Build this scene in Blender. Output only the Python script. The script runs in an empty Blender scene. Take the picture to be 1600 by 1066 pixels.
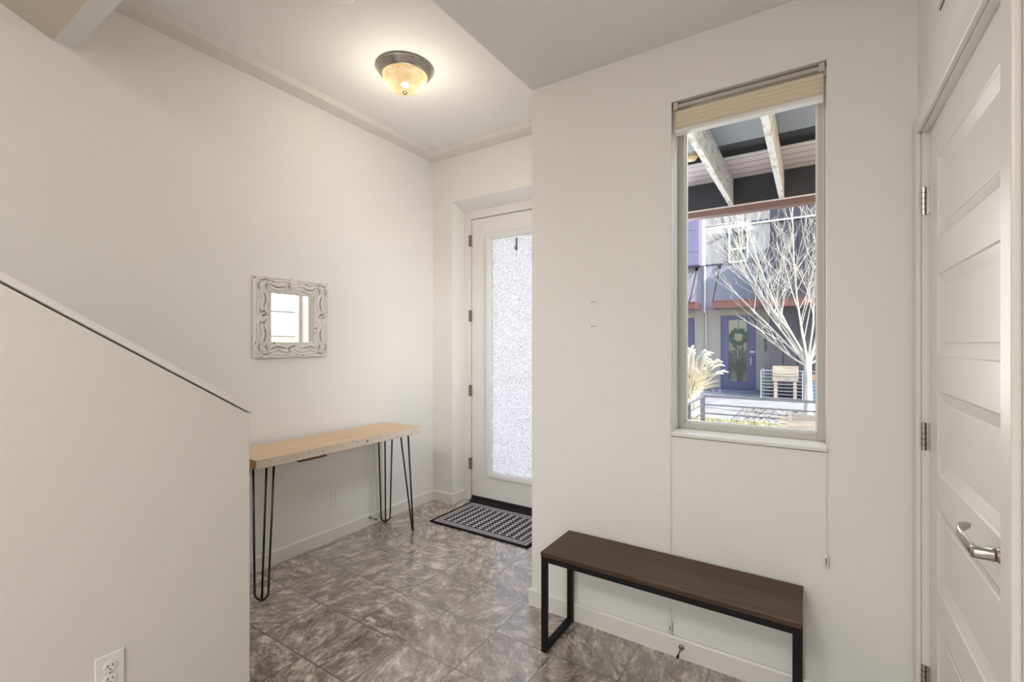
import bpy, bmesh, math, random
from mathutils import Vector, Matrix
R = math.radians
random.seed(7)
sc = bpy.context.scene
col = sc.collection

# ------------------------------------------------------------------ camera
YAW = 32.8808
cd = bpy.data.cameras.new('camera'); cam = bpy.data.objects.new('camera', cd); col.objects.link(cam)
cam.location = (0, 0, 1.38)
cam.rotation_euler = (R(90), 0, R(YAW))
cd.sensor_width = 36; cd.lens = 726.5 / 1600 * 36
cd.shift_y = (538.04 - 533) / 1600
cd.clip_start = 0.02; cd.clip_end = 200
sc.camera = cam
sc.view_settings.view_transform = 'Standard'
sc.view_settings.look = 'None'
sc.view_settings.gamma = 1
sc.view_settings.use_curve_mapping = False
sc.view_settings.exposure = 0.0

# ------------------------------------------------------------------ light
w = bpy.data.worlds.new('sky'); sc.world = w; w.use_nodes = True
nt = w.node_tree; bg = nt.nodes['Background']
sk = nt.nodes.new('ShaderNodeTexSky'); sk.sky_type = 'NISHITA'; sk.sun_disc = False
sk.sun_elevation = R(24); sk.sun_rotation = R(112); sk.air_density = 1.0; sk.dust_density = .6
nt.links.new(sk.outputs[0], bg.inputs[0]); bg.inputs[1].default_value = 0.36

def lamp(kind, name, loc, energy, color=(1, 1, 1), aim=None, size=None, size_y=None):
    l = bpy.data.lights.new(name, kind); l.energy = energy; l.color = color
    o = bpy.data.objects.new(name, l); col.objects.link(o); o.location = loc
    if aim is not None:
        o.rotation_euler = (Vector(aim) - Vector(loc)).to_track_quat('-Z', 'Y').to_euler()
    if kind == 'AREA':
        l.shape = 'RECTANGLE'; l.size = size; l.size_y = size_y
    return o
sun = lamp('SUN', 'sun', (6, -2, 8), 5.6, (1.0, .94, .86), (6 - 1, -2 + .4, 8 - .48)); sun.data.angle = R(.6)
# added fill lamp behind the viewer, standing in for rear window light
lamp('AREA', 'rear_fill', (-.75, -4.0, 1.5), 36, (1.0, .99, .98), (-1.5, 0, 4.2), 1.9, 2.0)
# added fill lamps: stairwell, hall, and boosts outside the windows and glazed door
lamp('AREA', 'stairwell_fill', (-2.3, -2.7, 3.75), 46, (1.0, .985, .975), (-2.7, 1.9, 2.2), .9, .6)  # added unseen fill from the top of the stairs
lamp('AREA', 'hall_fill', (-.8, -1.2, 2.70), 38, (1.0, .975, .94), (-.8, -1.2, 0), .5, .5)  # added unseen fill at the hall ceiling
lamp('AREA', 'side_window_fill', (-.80, 2.62, 2.35), 10, (.88, .89, 1.0), (-2.84, 2.2, 1.7), .40, .5)  # added area lamp, strengthens the light through the side window
lamp('AREA', 'side_window_low_fill', (-.72, 2.64, 1.12), 9, (.93, .92, 1.0), (-2.84, 2.35, .55), .45, .35)  # added low lamp, brightens the wall under the table
lamp('AREA', 'tall_window_fill', (-.24, 2.62, 2.80), 22, (.95, .97, 1.0), (-.24, 2.0, .9), .5, .3)  # added lamp hidden below the canopy, lights reveal and sill
lamp('AREA', 'door_fill', (-2.05, 6.2, 1.7), 76, (.97, .95, .98), (-2.05, 3.3, 1.0), 1.6, 2.2)  # added lamp outside, backlights the door glass

# ------------------------------------------------------------------ mesh helpers
class MB:
    def __init__(s): s.bm = bmesh.new()
    def box(s, x0, x1, y0, y1, z0, z1, M=None):
        vs = [s.bm.verts.new((x, y, z)) for x in (x0, x1) for y in (y0, y1) for z in (z0, z1)]
        for f in ((0,1,3,2),(4,6,7,5),(0,4,5,1),(2,3,7,6),(0,2,6,4),(1,5,7,3)):
            s.bm.faces.new([vs[i] for i in f])
        if M is not None: bmesh.ops.transform(s.bm, matrix=M, verts=vs)
        return s
    def prism(s, pts, axis, a, b):
        """polygon pts in the plane perpendicular to axis, extruded a..b"""
        def P(p, t):
            return {'x': (t, p[0], p[1]), 'y': (p[0], t, p[1]), 'z': (p[0], p[1], t)}[axis]
        A = [s.bm.verts.new(P(p, a)) for p in pts]; B = [s.bm.verts.new(P(p, b)) for p in pts]
        n = len(pts)
        s.bm.faces.new(A); s.bm.faces.new(B[::-1])
        for i in range(n): s.bm.faces.new((A[i], B[i], B[(i+1) % n], A[(i+1) % n]))
        return s
    def tube(s, pts, r, n=8, cap=True, flat=1.0, up=None):
        pts = [Vector(p) for p in pts]; m = len(pts)
        rs = r if isinstance(r, (list, tuple)) else [r] * m
        t0 = (pts[1] - pts[0]).normalized()
        nrm = Vector(up) if up is not None else (Vector((0, 0, 1)) if abs(t0.z) < .9 else Vector((1, 0, 0)))
        nrm = (nrm - t0 * nrm.dot(t0)).normalized()
        rings = []
        for i, p in enumerate(pts):
            t = (pts[min(i+1, m-1)] - pts[max(i-1, 0)]).normalized()
            nrm = (nrm - t * nrm.dot(t))
            nrm = nrm.normalized() if nrm.length > 1e-6 else t.orthogonal().normalized()
            b = t.cross(nrm)
            rings.append([s.bm.verts.new(p + (nrm * math.cos(k*2*math.pi/n) * flat + b * math.sin(k*2*math.pi/n)) * rs[i]) for k in range(n)])
        for a, c in zip(rings, rings[1:]):
            for k in range(n): s.bm.faces.new((a[k], a[(k+1) % n], c[(k+1) % n], c[k]))
        if cap:
            s.bm.faces.new(rings[0][::-1]); s.bm.faces.new(rings[-1])
        return s
    def lathe(s, prof, c, n=32, axis='z', cap=True):
        """prof: (radius, height) pairs"""
        def P(r, h, a):
            x, y = r*math.cos(a), r*math.sin(a)
            v = {'z': (x, y, h), 'x': (h, x, y), 'y': (x, h, y)}[axis]
            return Vector(v) + Vector(c)
        rings = [[s.bm.verts.new(P(max(r, 1e-4), h, k*2*math.pi/n)) for k in range(n)] for r, h in prof]
        for a, b in zip(rings, rings[1:]):
            for k in range(n): s.bm.faces.new((a[k], a[(k+1) % n], b[(k+1) % n], b[k]))
        if cap:
            s.bm.faces.new(rings[0][::-1]); s.bm.faces.new(rings[-1])
        return s
    def quad(s, *ps):
        s.bm.faces.new([s.bm.verts.new(p) for p in ps]); return s
    def build(s, name, m, parent=None, bevel=0, smooth=False, loc=None):
        bmesh.ops.recalc_face_normals(s.bm, faces=s.bm.faces)
        me = bpy.data.meshes.new(name); s.bm.to_mesh(me); s.bm.free()
        o = bpy.data.objects.new(name, me); col.objects.link(o)
        if m is not None: me.materials.append(m)
        if smooth:
            for p in me.polygons: p.use_smooth = True
        if bevel:
            b = o.modifiers.new('bevel', 'BEVEL'); b.width = bevel; b.segments = 2; b.limit_method = 'ANGLE'; b.angle_limit = R(40)
        if parent is not None:
            o.parent = parent
            o.matrix_parent_inverse = Matrix.Translation(-parent.location)
        return o

def tag(o, label=None, cat=None, group=None, kind=None):
    if label: o['label'] = label
    if cat: o['category'] = cat
    if group: o['group'] = group
    if kind: o['kind'] = kind
    return o
def thing(name, label, cat, loc=(0, 0, 0), group=None):
    o = bpy.data.objects.new(name, None); col.objects.link(o); o.location = loc; o.empty_display_size = .1
    return tag(o, label, cat, group)
def struct(name, mb, m, parent=None, bevel=0, smooth=False):
    o = mb.build(name, m, parent, bevel, smooth)
    if parent is None: o['kind'] = 'structure'
    return o

# ------------------------------------------------------------------ materials
def mat(name, color=(.8, .8, .8), rough=.5, metal=0, spec=.5, bump=None, trans=0, coat=0):
    m = bpy.data.materials.new(name); m.use_nodes = True
    b = m.node_tree.nodes['Principled BSDF']
    b.inputs['Base Color'].default_value = (*color, 1); b.inputs['Roughness'].default_value = rough
    b.inputs['Metallic'].default_value = metal; b.inputs['Specular IOR Level'].default_value = spec
    b.inputs['Coat Weight'].default_value = coat
    N, L = m.node_tree.nodes, m.node_tree.links
    if bump:
        sc_, st, dist = bump
        tc = N.new('ShaderNodeTexCoord'); n = N.new('ShaderNodeTexNoise'); n.inputs['Scale'].default_value = sc_
        n.inputs['Detail'].default_value = 2
        bp = N.new('ShaderNodeBump'); bp.inputs['Strength'].default_value = st; bp.inputs['Distance'].default_value = dist
        L.new(tc.outputs['Object'], n.inputs['Vector']); L.new(n.outputs['Fac'], bp.inputs['Height']); L.new(bp.outputs[0], b.inputs['Normal'])
    return m
def noise_color(m, c0, c1, scale, detail=4, lo=.35, hi=.65, stretch=(1, 1, 1), distortion=0, extra=None):
    N, L = m.node_tree.nodes, m.node_tree.links; b = N['Principled BSDF']
    tc = N.new('ShaderNodeTexCoord'); mp = N.new('ShaderNodeMapping'); mp.inputs['Scale'].default_value = stretch
    n = N.new('ShaderNodeTexNoise'); n.inputs['Scale'].default_value = scale; n.inputs['Detail'].default_value = detail
    n.inputs['Distortion'].default_value = distortion
    r = N.new('ShaderNodeValToRGB'); r.color_ramp.elements[0].position = lo; r.color_ramp.elements[1].position = hi
    r.color_ramp.elements[0].color = (*c0, 1); r.color_ramp.elements[1].color = (*c1, 1)
    if extra:
        for p, c in extra:
            e = r.color_ramp.elements.new(p); e.color = (*c, 1)
    L.new(tc.outputs['Object'], mp.inputs[0]); L.new(mp.outputs[0], n.inputs['Vector'])
    L.new(n.outputs['Fac'], r.inputs[0]); L.new(r.outputs[0], b.inputs['Base Color'])
    return m

M = {}
M['wall'] = mat('wall_paint', (.81, .79, .745), .62, spec=.3, bump=(150, .28, .004))
M['ceiling'] = mat('ceiling_paint', (.82, .805, .78), .75, spec=.2, bump=(110, .45, .004))
M['soffit'] = mat('soffit_paint', (.74, .71, .66), .6, spec=.3)
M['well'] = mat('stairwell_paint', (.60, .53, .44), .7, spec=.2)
M['trim'] = mat('white_trim_paint', (.78, .75, .71), .32, spec=.5)
M['door'] = mat('door_paint', (.79, .77, .74), .30, spec=.5)
M['metal_dark'] = mat('black_metal', (.005, .005, .005), .55, metal=0, spec=.25)
M['hairpin'] = mat('black_steel_rod', (.01, .01, .011), .3, metal=.2, spec=.6)
M['nickel'] = mat('brushed_nickel', (.42, .385, .35), .28, metal=1)
M['nickel_dark'] = mat('aged_nickel', (.26, .24, .22), .38, metal=1)
M['plastic'] = mat('white_plastic', (.80, .78, .75), .35)
M['slot'] = mat('dark_slot', (.01, .01, .01), .6)
M['rubber'] = mat('black_rubber', (.015, .014, .013), .6)
M['cord'] = mat('white_cord', (.70, .67, .60), .7)
M['vinyl'] = mat('greige_window_vinyl', (.50, .48, .43), .38)
M['vinyl_white'] = mat('white_window_vinyl', (.78, .77, .75), .35)
M['shade_fabric'] = mat('cream_shade_fabric', (.80, .71, .55), .9, spec=.1)
M['sill'] = mat('sill_paint', (.75, .73, .70), .3)

# floor of stone look vinyl squares
def floor_mat():
    m = mat('stone_tile', rough=.3); N, L = m.node_tree.nodes, m.node_tree.links; b = N['Principled BSDF']
    tc = N.new('ShaderNodeTexCoord')
    sub = N.new('ShaderNodeVectorMath'); sub.operation = 'SUBTRACT'; sub.inputs[1].default_value = (-2.195 - .305*10, 1.222 - .305*20, 0)
    div = N.new('ShaderNodeVectorMath'); div.operation = 'MULTIPLY'; div.inputs[1].default_value = (1/.305, 1/.305, 0)
    fl = N.new('ShaderNodeVectorMath'); fl.operation = 'FLOOR'
    fr = N.new('ShaderNodeVectorMath'); fr.operation = 'FRACTION'
    L.new(tc.outputs['Object'], sub.inputs[0]); L.new(sub.outputs[0], div.inputs[0]); L.new(div.outputs[0], fl.inputs[0]); L.new(div.outputs[0], fr.inputs[0])
    wn = N.new('ShaderNodeTexWhiteNoise'); wn.noise_dimensions = '2D'; L.new(fl.outputs[0], wn.inputs['Vector'])
    # rotate the figure per tile
    rnd = N.new('ShaderNodeMath'); rnd.operation = 'MULTIPLY'; rnd.inputs[1].default_value = 6.28; L.new(wn.outputs['Value'], rnd.inputs[0])
    rot = N.new('ShaderNodeVectorRotate'); rot.rotation_type = 'Z_AXIS'
    L.new(fr.outputs[0], rot.inputs['Vector']); L.new(rnd.outputs[0], rot.inputs['Angle'])
    off = N.new('ShaderNodeVectorMath'); off.operation = 'MULTIPLY_ADD'; off.inputs[1].default_value = (17, 13, 9)
    L.new(wn.outputs['Color'], off.inputs[0]); L.new(rot.outputs[0], off.inputs[2])
    mp = N.new('ShaderNodeMapping'); mp.inputs['Scale'].default_value = (1.0, 1.9, 1); L.new(off.outputs[0], mp.inputs[0])
    n1 = N.new('ShaderNodeTexNoise'); n1.inputs['Scale'].default_value = 2.5; n1.inputs['Detail'].default_value = 11; n1.inputs['Roughness'].default_value = .80; n1.inputs['Distortion'].default_value = .25
    L.new(mp.outputs[0], n1.inputs['Vector'])
    n3 = N.new('ShaderNodeTexNoise'); n3.inputs['Scale'].default_value = 11; n3.inputs['Detail'].default_value = 6; n3.inputs['Roughness'].default_value = .7; L.new(mp.outputs[0], n3.inputs['Vector'])
    mm = N.new('ShaderNodeMix'); mm.data_type = 'FLOAT'; mm.inputs[0].default_value = .32; L.new(n1.outputs['Fac'], mm.inputs[2]); L.new(n3.outputs['Fac'], mm.inputs[3])
    r1 = N.new('ShaderNodeValToRGB'); E = r1.color_ramp.elements
    E[0].position = .39; E[0].color = (.10, .08, .068, 1); E[1].position = .61; E[1].color = (.90, .81, .74, 1)
    e = E.new(.475); e.color = (.26, .213, .188, 1); e = E.new(.535); e.color = (.46, .395, .355, 1)
    L.new(mm.outputs[0], r1.inputs[0])
    tint = N.new('ShaderNodeMix'); tint.data_type = 'RGBA'; tint.blend_type = 'MULTIPLY'; tint.inputs[0].default_value = .35
    r2 = N.new('ShaderNodeValToRGB'); r2.color_ramp.elements[0].color = (.72, .64, .58, 1); r2.color_ramp.elements[1].color = (1, 1, 1, 1)
    L.new(wn.outputs['Value'], r2.inputs[0]); L.new(r1.outputs[0], tint.inputs[6]); L.new(r2.outputs[0], tint.inputs[7])
    # joints
    sep = N.new('ShaderNodeSeparateXYZ'); L.new(fr.outputs[0], sep.inputs[0])
    def edge(o):
        a = N.new('ShaderNodeMath'); a.operation = 'SUBTRACT'; a.inputs[1].default_value = .5; L.new(o, a.inputs[0])
        c = N.new('ShaderNodeMath'); c.operation = 'ABSOLUTE'; L.new(a.outputs[0], c.inputs[0]); return c.outputs[0]
    mx = N.new('ShaderNodeMath'); mx.operation = 'MAXIMUM'; L.new(edge(sep.outputs[0]), mx.inputs[0]); L.new(edge(sep.outputs[1]), mx.inputs[1])
    gt = N.new('ShaderNodeMapRange'); gt.inputs[1].default_value = .4855; gt.inputs[2].default_value = .4925; L.new(mx.outputs[0], gt.inputs[0])
    mg = N.new('ShaderNodeMix'); mg.data_type = 'RGBA'; L.new(gt.outputs[0], mg.inputs[0]); L.new(tint.outputs[2], mg.inputs[6]); mg.inputs[7].default_value = (.12, .097, .083, 1)
    L.new(mg.outputs[2], b.inputs['Base Color'])
    bp = N.new('ShaderNodeBump'); bp.inputs['Strength'].default_value = .22; bp.inputs['Distance'].default_value = .003
    inv = N.new('ShaderNodeMath'); inv.operation = 'SUBTRACT'; L.new(n1.outputs['Fac'], inv.inputs[0]); L.new(gt.outputs[0], inv.inputs[1])
    L.new(inv.outputs[0], bp.inputs['Height']); L.new(bp.outputs[0], b.inputs['Normal'])
    b.inputs['Roughness'].default_value = .27; b.inputs['Specular IOR Level'].default_value = .8
    b.inputs['Coat Weight'].default_value = 1.0; b.inputs['Coat Roughness'].default_value = .17; b.inputs['Coat IOR'].default_value = 2.0
    return m
M['floor'] = floor_mat()

def clear_glass(name, tint=(1, 1, 1), refl=1.45):
    m = bpy.data.materials.new(name); m.use_nodes = True; N, L = m.node_tree.nodes, m.node_tree.links
    N.remove(N['Principled BSDF']); out = N['Material Output']
    t = N.new('ShaderNodeBsdfTransparent'); t.inputs[0].default_value = (*tint, 1)
    g = N.new('ShaderNodeBsdfGlossy'); g.inputs['Roughness'].default_value = 0.02
    f = N.new('ShaderNodeFresnel'); f.inputs[0].default_value = refl
    ge = N.new('ShaderNodeNewGeometry'); iv = N.new('ShaderNodeMath'); iv.operation = 'SUBTRACT'; iv.inputs[0].default_value = 1; L.new(ge.outputs['Backfacing'], iv.inputs[1])
    pr = N.new('ShaderNodeMath'); pr.operation = 'MULTIPLY'; L.new(f.outputs[0], pr.inputs[0]); L.new(iv.outputs[0], pr.inputs[1])
    mx = N.new('ShaderNodeMixShader'); L.new(pr.outputs[0], mx.inputs[0]); L.new(t.outputs[0], mx.inputs[1]); L.new(g.outputs[0], mx.inputs[2]); L.new(mx.outputs[0], out.inputs[0])
    return m
M['glass'] = clear_glass('window_glass', (.97, .98, .98), 1.2)
M['far_glass'] = mat('dark_window_glass', (.045, .065, .08), .04, spec=.9, coat=1)
M['far_glass'].node_tree.nodes['Principled BSDF'].inputs['Coat IOR'].default_value = 1.9
M['upper_glass'] = mat('dark_teal_glass', (.05, .08, .085), .08, spec=.4)

def obscure_glass():
    m = bpy.data.materials.new('pebbled_glass'); m.use_nodes = True; N, L = m.node_tree.nodes, m.node_tree.links
    N.remove(N['Principled BSDF']); out = N['Material Output']
    tc = N.new('ShaderNodeTexCoord')
    n = N.new('ShaderNodeTexNoise'); n.inputs['Scale'].default_value = 115; n.inputs['Detail'].default_value = 3; n.inputs['Distortion'].default_value = 1.2
    v = N.new('ShaderNodeTexVoronoi'); v.inputs['Scale'].default_value = 85; v.feature = 'DISTANCE_TO_EDGE'
    L.new(tc.outputs['Object'], n.inputs['Vector']); L.new(tc.outputs['Object'], v.inputs['Vector'])
    r = N.new('ShaderNodeValToRGB'); r.color_ramp.elements[0].position = .38; r.color_ramp.elements[0].color = (.56, .53, .52, 1)
    r.color_ramp.elements[1].position = .60; r.color_ramp.elements[1].color = (1, 1, 1, 1); L.new(n.outputs['Fac'], r.inputs[0])
    bp = N.new('ShaderNodeBump'); bp.inputs['Strength'].default_value = .7; bp.inputs['Distance'].default_value = .004; L.new(n.outputs['Fac'], bp.inputs['Height'])
    t = N.new('ShaderNodeBsdfTranslucent'); L.new(r.outputs[0], t.inputs[0]); L.new(bp.outputs[0], t.inputs['Normal'])
    rf = N.new('ShaderNodeBsdfRefraction'); rf.inputs['Roughness'].default_value = .5; rf.inputs['IOR'].default_value = 1.02; L.new(r.outputs[0], rf.inputs[0]); L.new(bp.outputs[0], rf.inputs['Normal'])
    g = N.new('ShaderNodeBsdfGlossy'); g.inputs['Roughness'].default_value = .12; L.new(bp.outputs[0], g.inputs['Normal'])
    m1 = N.new('ShaderNodeMixShader'); m1.inputs[0].default_value = .12; L.new(t.outputs[0], m1.inputs[1]); L.new(rf.outputs[0], m1.inputs[2])
    m2 = N.new('ShaderNodeMixShader'); m2.inputs[0].default_value = .06; L.new(m1.outputs[0], m2.inputs[1]); L.new(g.outputs[0], m2.inputs[2])
    L.new(m2.outputs[0], out.inputs[0]); return m
M['obscure'] = obscure_glass()

# ------------------------------------------------------------------ the setting
XL, YB, XC, YW, XR = -2.8405, 3.0959, -1.25, 2.1288, .308
HS, HT, HR = 2.9976, 3.0408, 2.7258
struct('floor', MB().box(-3.0, .6, -4.3, 3.40, -.10, 0), M['floor'])
struct('wall_left', MB().box(XL-.16, XL, -4.3, 3.45, 0, 6.2), M['wall'])
# wall with the front door: the recess around it is cut back
RX0, RX1, RZ = -2.615, -1.545, 2.609
YD = 3.27
b = MB()
b.box(XL, RX0, YB, 3.45, 0, 3.2); b.box(RX1, XC+.2, YB, 3.45, 0, 3.2)
b.prism([(YB, RZ), (YB, 3.2), (3.45, 3.2), (3.45, 2.553), (YD-.015, 2.553)], 'x', RX0, RX1)
struct('wall_back', b, M['wall'])
# wall between entry and porch with a side window
SY0, SY1, WZ0, WZ1 = 2.40, 2.91, .972, 2.461
b = MB()
b.box(XC, XC+.2, YW+.2, SY0, 0, 3.2); b.box(XC, XC+.2, SY1, YB, 0, 3.2)
b.box(XC, XC+.2, SY0, SY1, 0, WZ0); b.box(XC, XC+.2, SY0, SY1, WZ1, 3.2)
struct('wall_entry', b, M['wall'])
# wall with the tall window
WX0, WX1 = -.5306, .0461
b = MB()
b.box(XC, WX0, YW, YW+.2, 0, 3.2); b.box(WX1, .6, YW, YW+.2, 0, 3.2)
b.box(WX0, WX1, YW, YW+.2, 0, WZ0-.004); b.box(WX0, WX1, YW, YW+.2, WZ1, 3.2)
wall_window = struct('wall_window', b, M['wall'])
# right wall with the panel door
DY0, DY1, DZ = 1.225, 2.062, 2.093
b = MB()
b.box(XR, XR+.16, DY1, YW, 0, 3.2); b.box(XR, XR+.16, -4.3, DY0, 0, 3.2); b.box(XR, XR+.16, DY0, DY1, DZ, 3.2)
struct('wall_right', b, M['wall'])
# rear wall with its wide window
b = MB()
b.box(XL, -1.75, -4.3, -4.12, 0, 3.2); b.box(.25, .6, -4.3, -4.12, 0, 3.2)
b.box(-1.75, .25, -4.3, -4.12, 0, .45); b.box(-1.75, .25, -4.3, -4.12, 2.55, 3.2)
struct('wall_rear', b, M['wall'])
# ceilings: low one over the hall, raised tray over the entry, opening over the stairs
XH = -1.80
b = MB()
b.box(XC, .6, -4.3, YW+.2, HR, HR+.45)
b.box(XH, XC, -4.3, .704, HR, HR+.45)
b.box(XL, XH, .63, .704, HR+.007, HR+.45)
b.box(XL, XH, -4.3, -3.0, HR, HR+.45)
struct('ceiling', b, M['ceiling'])
struct('ceiling_tray', MB().box(XL, XC, .704, YB, HT, HT+.15), M['ceiling'])
b = MB()
b.prism([(XL, .704), (XL, YB), (XC, YB), (XC, YB-.1213), (XL+.1213, YB-.1213), (XL+.1213, .704)], 'z', HS, HT)
struct('trim_soffit', b, M['soffit'])
# sloping underside above the stairs, stairwell walls
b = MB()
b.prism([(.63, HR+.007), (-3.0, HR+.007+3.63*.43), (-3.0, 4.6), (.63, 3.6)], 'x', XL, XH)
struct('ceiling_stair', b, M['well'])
struct('wall_stairwell', MB().box(XH, XH+.1, -3.0, .63, HR+.45, 6.2), M['wall'])

# half wall beside the stairs
def capline(y): return 1.139 - .013 + (.944 - y) * .660
HE = .944
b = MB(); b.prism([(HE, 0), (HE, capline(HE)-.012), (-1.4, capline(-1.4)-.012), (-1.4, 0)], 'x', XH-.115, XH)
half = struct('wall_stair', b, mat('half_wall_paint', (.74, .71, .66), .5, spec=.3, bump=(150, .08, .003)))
t = .020
b = MB(); b.prism([(HE+.006, capline(HE)-.010), (HE+.006, capline(HE)+t-.006), (-1.4, capline(-1.4)+t), (-1.4, capline(-1.4)-.003)], 'x', XH-.13, XH+.016)
struct('trim_stair_cap', b, M['trim'], bevel=.002)
b = MB()
y, z = .60, 0
prof = [(.60, 0)]
for i in range(9):
    z += .185; prof.append((y, z)); y -= .28; prof.append((y, z))
prof.append((y, 0))
b.prism(prof, 'x', XL, XH-.115)
struct('stairs', b, mat('stair_carpet', (.42, .38, .33), .95, spec=.1))

# baseboards
def base_profile(h=.0875, t=.0135): return [(0, 0), (t, 0), (t, h-.008), (t-.005, h), (0, h)]
def baseboard(name, ax, wallpos, sgn, a, c):
    b = MB()
    pts = [(wallpos + sgn*p[0], p[1]) for p in base_profile()]
    if ax == 'x': b.prism(pts, 'y', a, c)      # wall is X = const, runs along Y
    else: b.prism(pts, 'x', a, c)
    return struct(name, b, M['trim'])
baseboard('baseboard_left', 'x', XL, 1, .60, YB)
baseboard('baseboard_back', 'y', YB, -1, XL+.0135, RX0+.0135)
baseboard('baseboard_recess', 'x', RX0, 1, YB, YD-.015)
baseboard('baseboard_window', 'y', YW, -1, XC-.0135, XR)
baseboard('baseboard_entry', 'x', XC, -1, YW, YB-.0135)
baseboard('baseboard_back_right', 'y', YB, -1, RX1, XC-.0135)
baseboard('baseboard_right', 'x', XR, -1, -4.1, DY0-.066)

# ------------------------------------------------------------------ front door
d = thing('door_front', None, None, (-2.078, YD, 0)); d['kind'] = 'structure'; d.name = 'door_1'
DX0, DX1, DB, DT = -2.537, -1.619, .030, 2.480
GX0, GX1, GZ0, GZ1 = -2.335, -1.821, .270, 2.290
b = MB()
b.box(DX0, GX0, YD, YD+.045, DB, DT); b.box(GX1, DX1, YD, YD+.045, DB, DT)
b.box(GX0, GX1, YD, YD+.045, DB, GZ0); b.box(GX0, GX1, YD, YD+.045, GZ1, DT)
b.build('door_slab', M['door'], d)
b = MB()
for x0, x1, z0, z1 in ((GX0-.045, GX0+.004, GZ0-.045, GZ1+.045), (GX1-.004, GX1+.045, GZ0-.045, GZ1+.045), (GX0+.004, GX1-.004, GZ0-.045, GZ0+.004), (GX0+.004, GX1-.004, GZ1-.004, GZ1+.045)):
    b.box(x0, x1, YD-.013, YD, z0, z1)
b.build('glass_frame', M['vinyl_white'], d, bevel=.006)
b = MB()
for x0, x1, z0, z1 in ((GX0-.034, GX0-.012, GZ0-.034, GZ1+.034), (GX1+.012, GX1+.034, GZ0-.034, GZ1+.034), (GX0-.012, GX1+.012, GZ0-.034, GZ0-.012), (GX0-.012, GX1+.012, GZ1+.012, GZ1+.034)):
    b.box(x0, x1, YD-.018, YD-.011, z0, z1)
b.build('frame_bead', M['vinyl_white'], d, bevel=.003)
MB().box(GX0, GX1, YD+.018, YD+.024, GZ0, GZ1).build('glass_pane', M['obscure'], d)
b = MB()
b.box(RX0, DX0-.004, YD-.015, YD+.12, 0, 2.553); b.box(DX1+.004, RX1, YD-.015, YD+.12, 0, 2.553)
b.box(DX0-.004, DX1+.004, YD-.015, YD+.12, DT+.004, 2.553)
b.build('door_frame', M['trim'], d, bevel=.002)
b = MB(); b.box(DX0-.004, DX1+.004, YD+.046, YD+.06, 0, DT+.004); 
b = MB(); b.box(DX0-.004, DX0, YD+.001, YD+.05, 0, DT+.004); b.box(DX0, DX1, YD+.001, YD+.05, DT, DT+.004)
b.build('weatherstrip', M['rubber'], d)
MB().box(DX0-.004, DX1+.004, YD-.03, YD+.13, 0, .014).build('threshold', mat('bronze_threshold', (.05, .04, .035), .4, metal=.5), d, bevel=.003)
MB().box(DX0, DX1, YD-.006, YD+.01, .014, .046).build('door_sweep', M['rubber'], d)
for hz in (2.293, 1.630, .970, .325):
    b = MB(); b.tube([(DX0-.003, YD-.006, hz-.05), (DX0-.003, YD-.006, hz+.05)], .0065, 10)
    b.box(DX0-.024, DX0+.004, YD-.0165, YD-.0135, hz-.05, hz+.05)
    b.build('hinge', M['nickel_dark'], d)
b = MB(); b.tube([(-1.70, YD, .98), (-1.70, YD-.05, .98)], .012, 12); b.tube([(-1.70, YD-.05, .98), (-1.80, YD-.05, .985)], [.01, .007], 10)
b.lathe([(.032, 0), (.032, -.008), (.02, -.014)], (-1.70, YD, .98), 24, 'y')
b.build('door_handle', M['nickel'], d)
# hook on the glass for a wreath
h = thing('wreath_hook', 'small grey metal hook stuck near the top of the front door glass', 'hook', (-2.078, YD+.012, 2.24))
b = MB(); b.box(-2.088, -2.068, YD+.010, YD+.0175, 2.165, 2.270); b.build('hook_plate', M['nickel_dark'], h, bevel=.003)
b = MB(); b.tube([(-2.078, YD+.010, 2.18), (-2.078, YD-.012, 2.172), (-2.078, YD-.016, 2.195)], .004, 8); b.build('hook_arm', M['nickel_dark'], h)

# ------------------------------------------------------------------ tall window
w1 = thing('window_1', None, None, (-.24, YW+.15, WZ0)); w1['kind'] = 'structure'
FY0, FY1 = YW+.122, YW+.19
b = MB()
b.box(WX0, WX0+.030, FY0, FY1, WZ0+.016, WZ1); b.box(WX1-.030, WX1, FY0, FY1, WZ0+.016, WZ1)
b.box(WX0+.03, WX1-.03, FY0, FY1, WZ0+.016, WZ0+.046); b.box(WX0+.03, WX1-.03, FY0, FY1, WZ1-.03, WZ1)
b.build('window_frame', M['vinyl'], w1, bevel=.002)
b = MB()
for x0, x1, z0, z1 in ((WX0+.030, WX0+.036, WZ0+.046, WZ1-.03), (WX1-.036, WX1-.030, WZ0+.046, WZ1-.03), (WX0+.036, WX1-.036, WZ0+.046, WZ0+.052), (WX0+.036, WX1-.036, WZ1-.036, WZ1-.03)):
    b.box(x0, x1, FY0+.025, FY0+.045, z0, z1)
b.build('glazing_bead', M['vinyl_white'], w1)
MB().box(WX0+.036, WX1-.036, FY0+.032, FY0+.036, WZ0+.052, WZ1-.036).build('glass_pane', M['glass'], w1)
b = MB(); b.box(WX0, WX0+.0015, YW+.002, FY0, WZ0+.016, WZ1); b.box(WX1-.0015, WX1, YW+.002, FY0, WZ0+.016, WZ1)
b.build('reveal_lining', M['sill'], w1)
b = MB(); b.box(WX0-.001, WX1+.004, YW-.012, YW+.19, WZ0, WZ0+.016)
b.build('window_sill', M['sill'], w1, bevel=.003)

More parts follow.
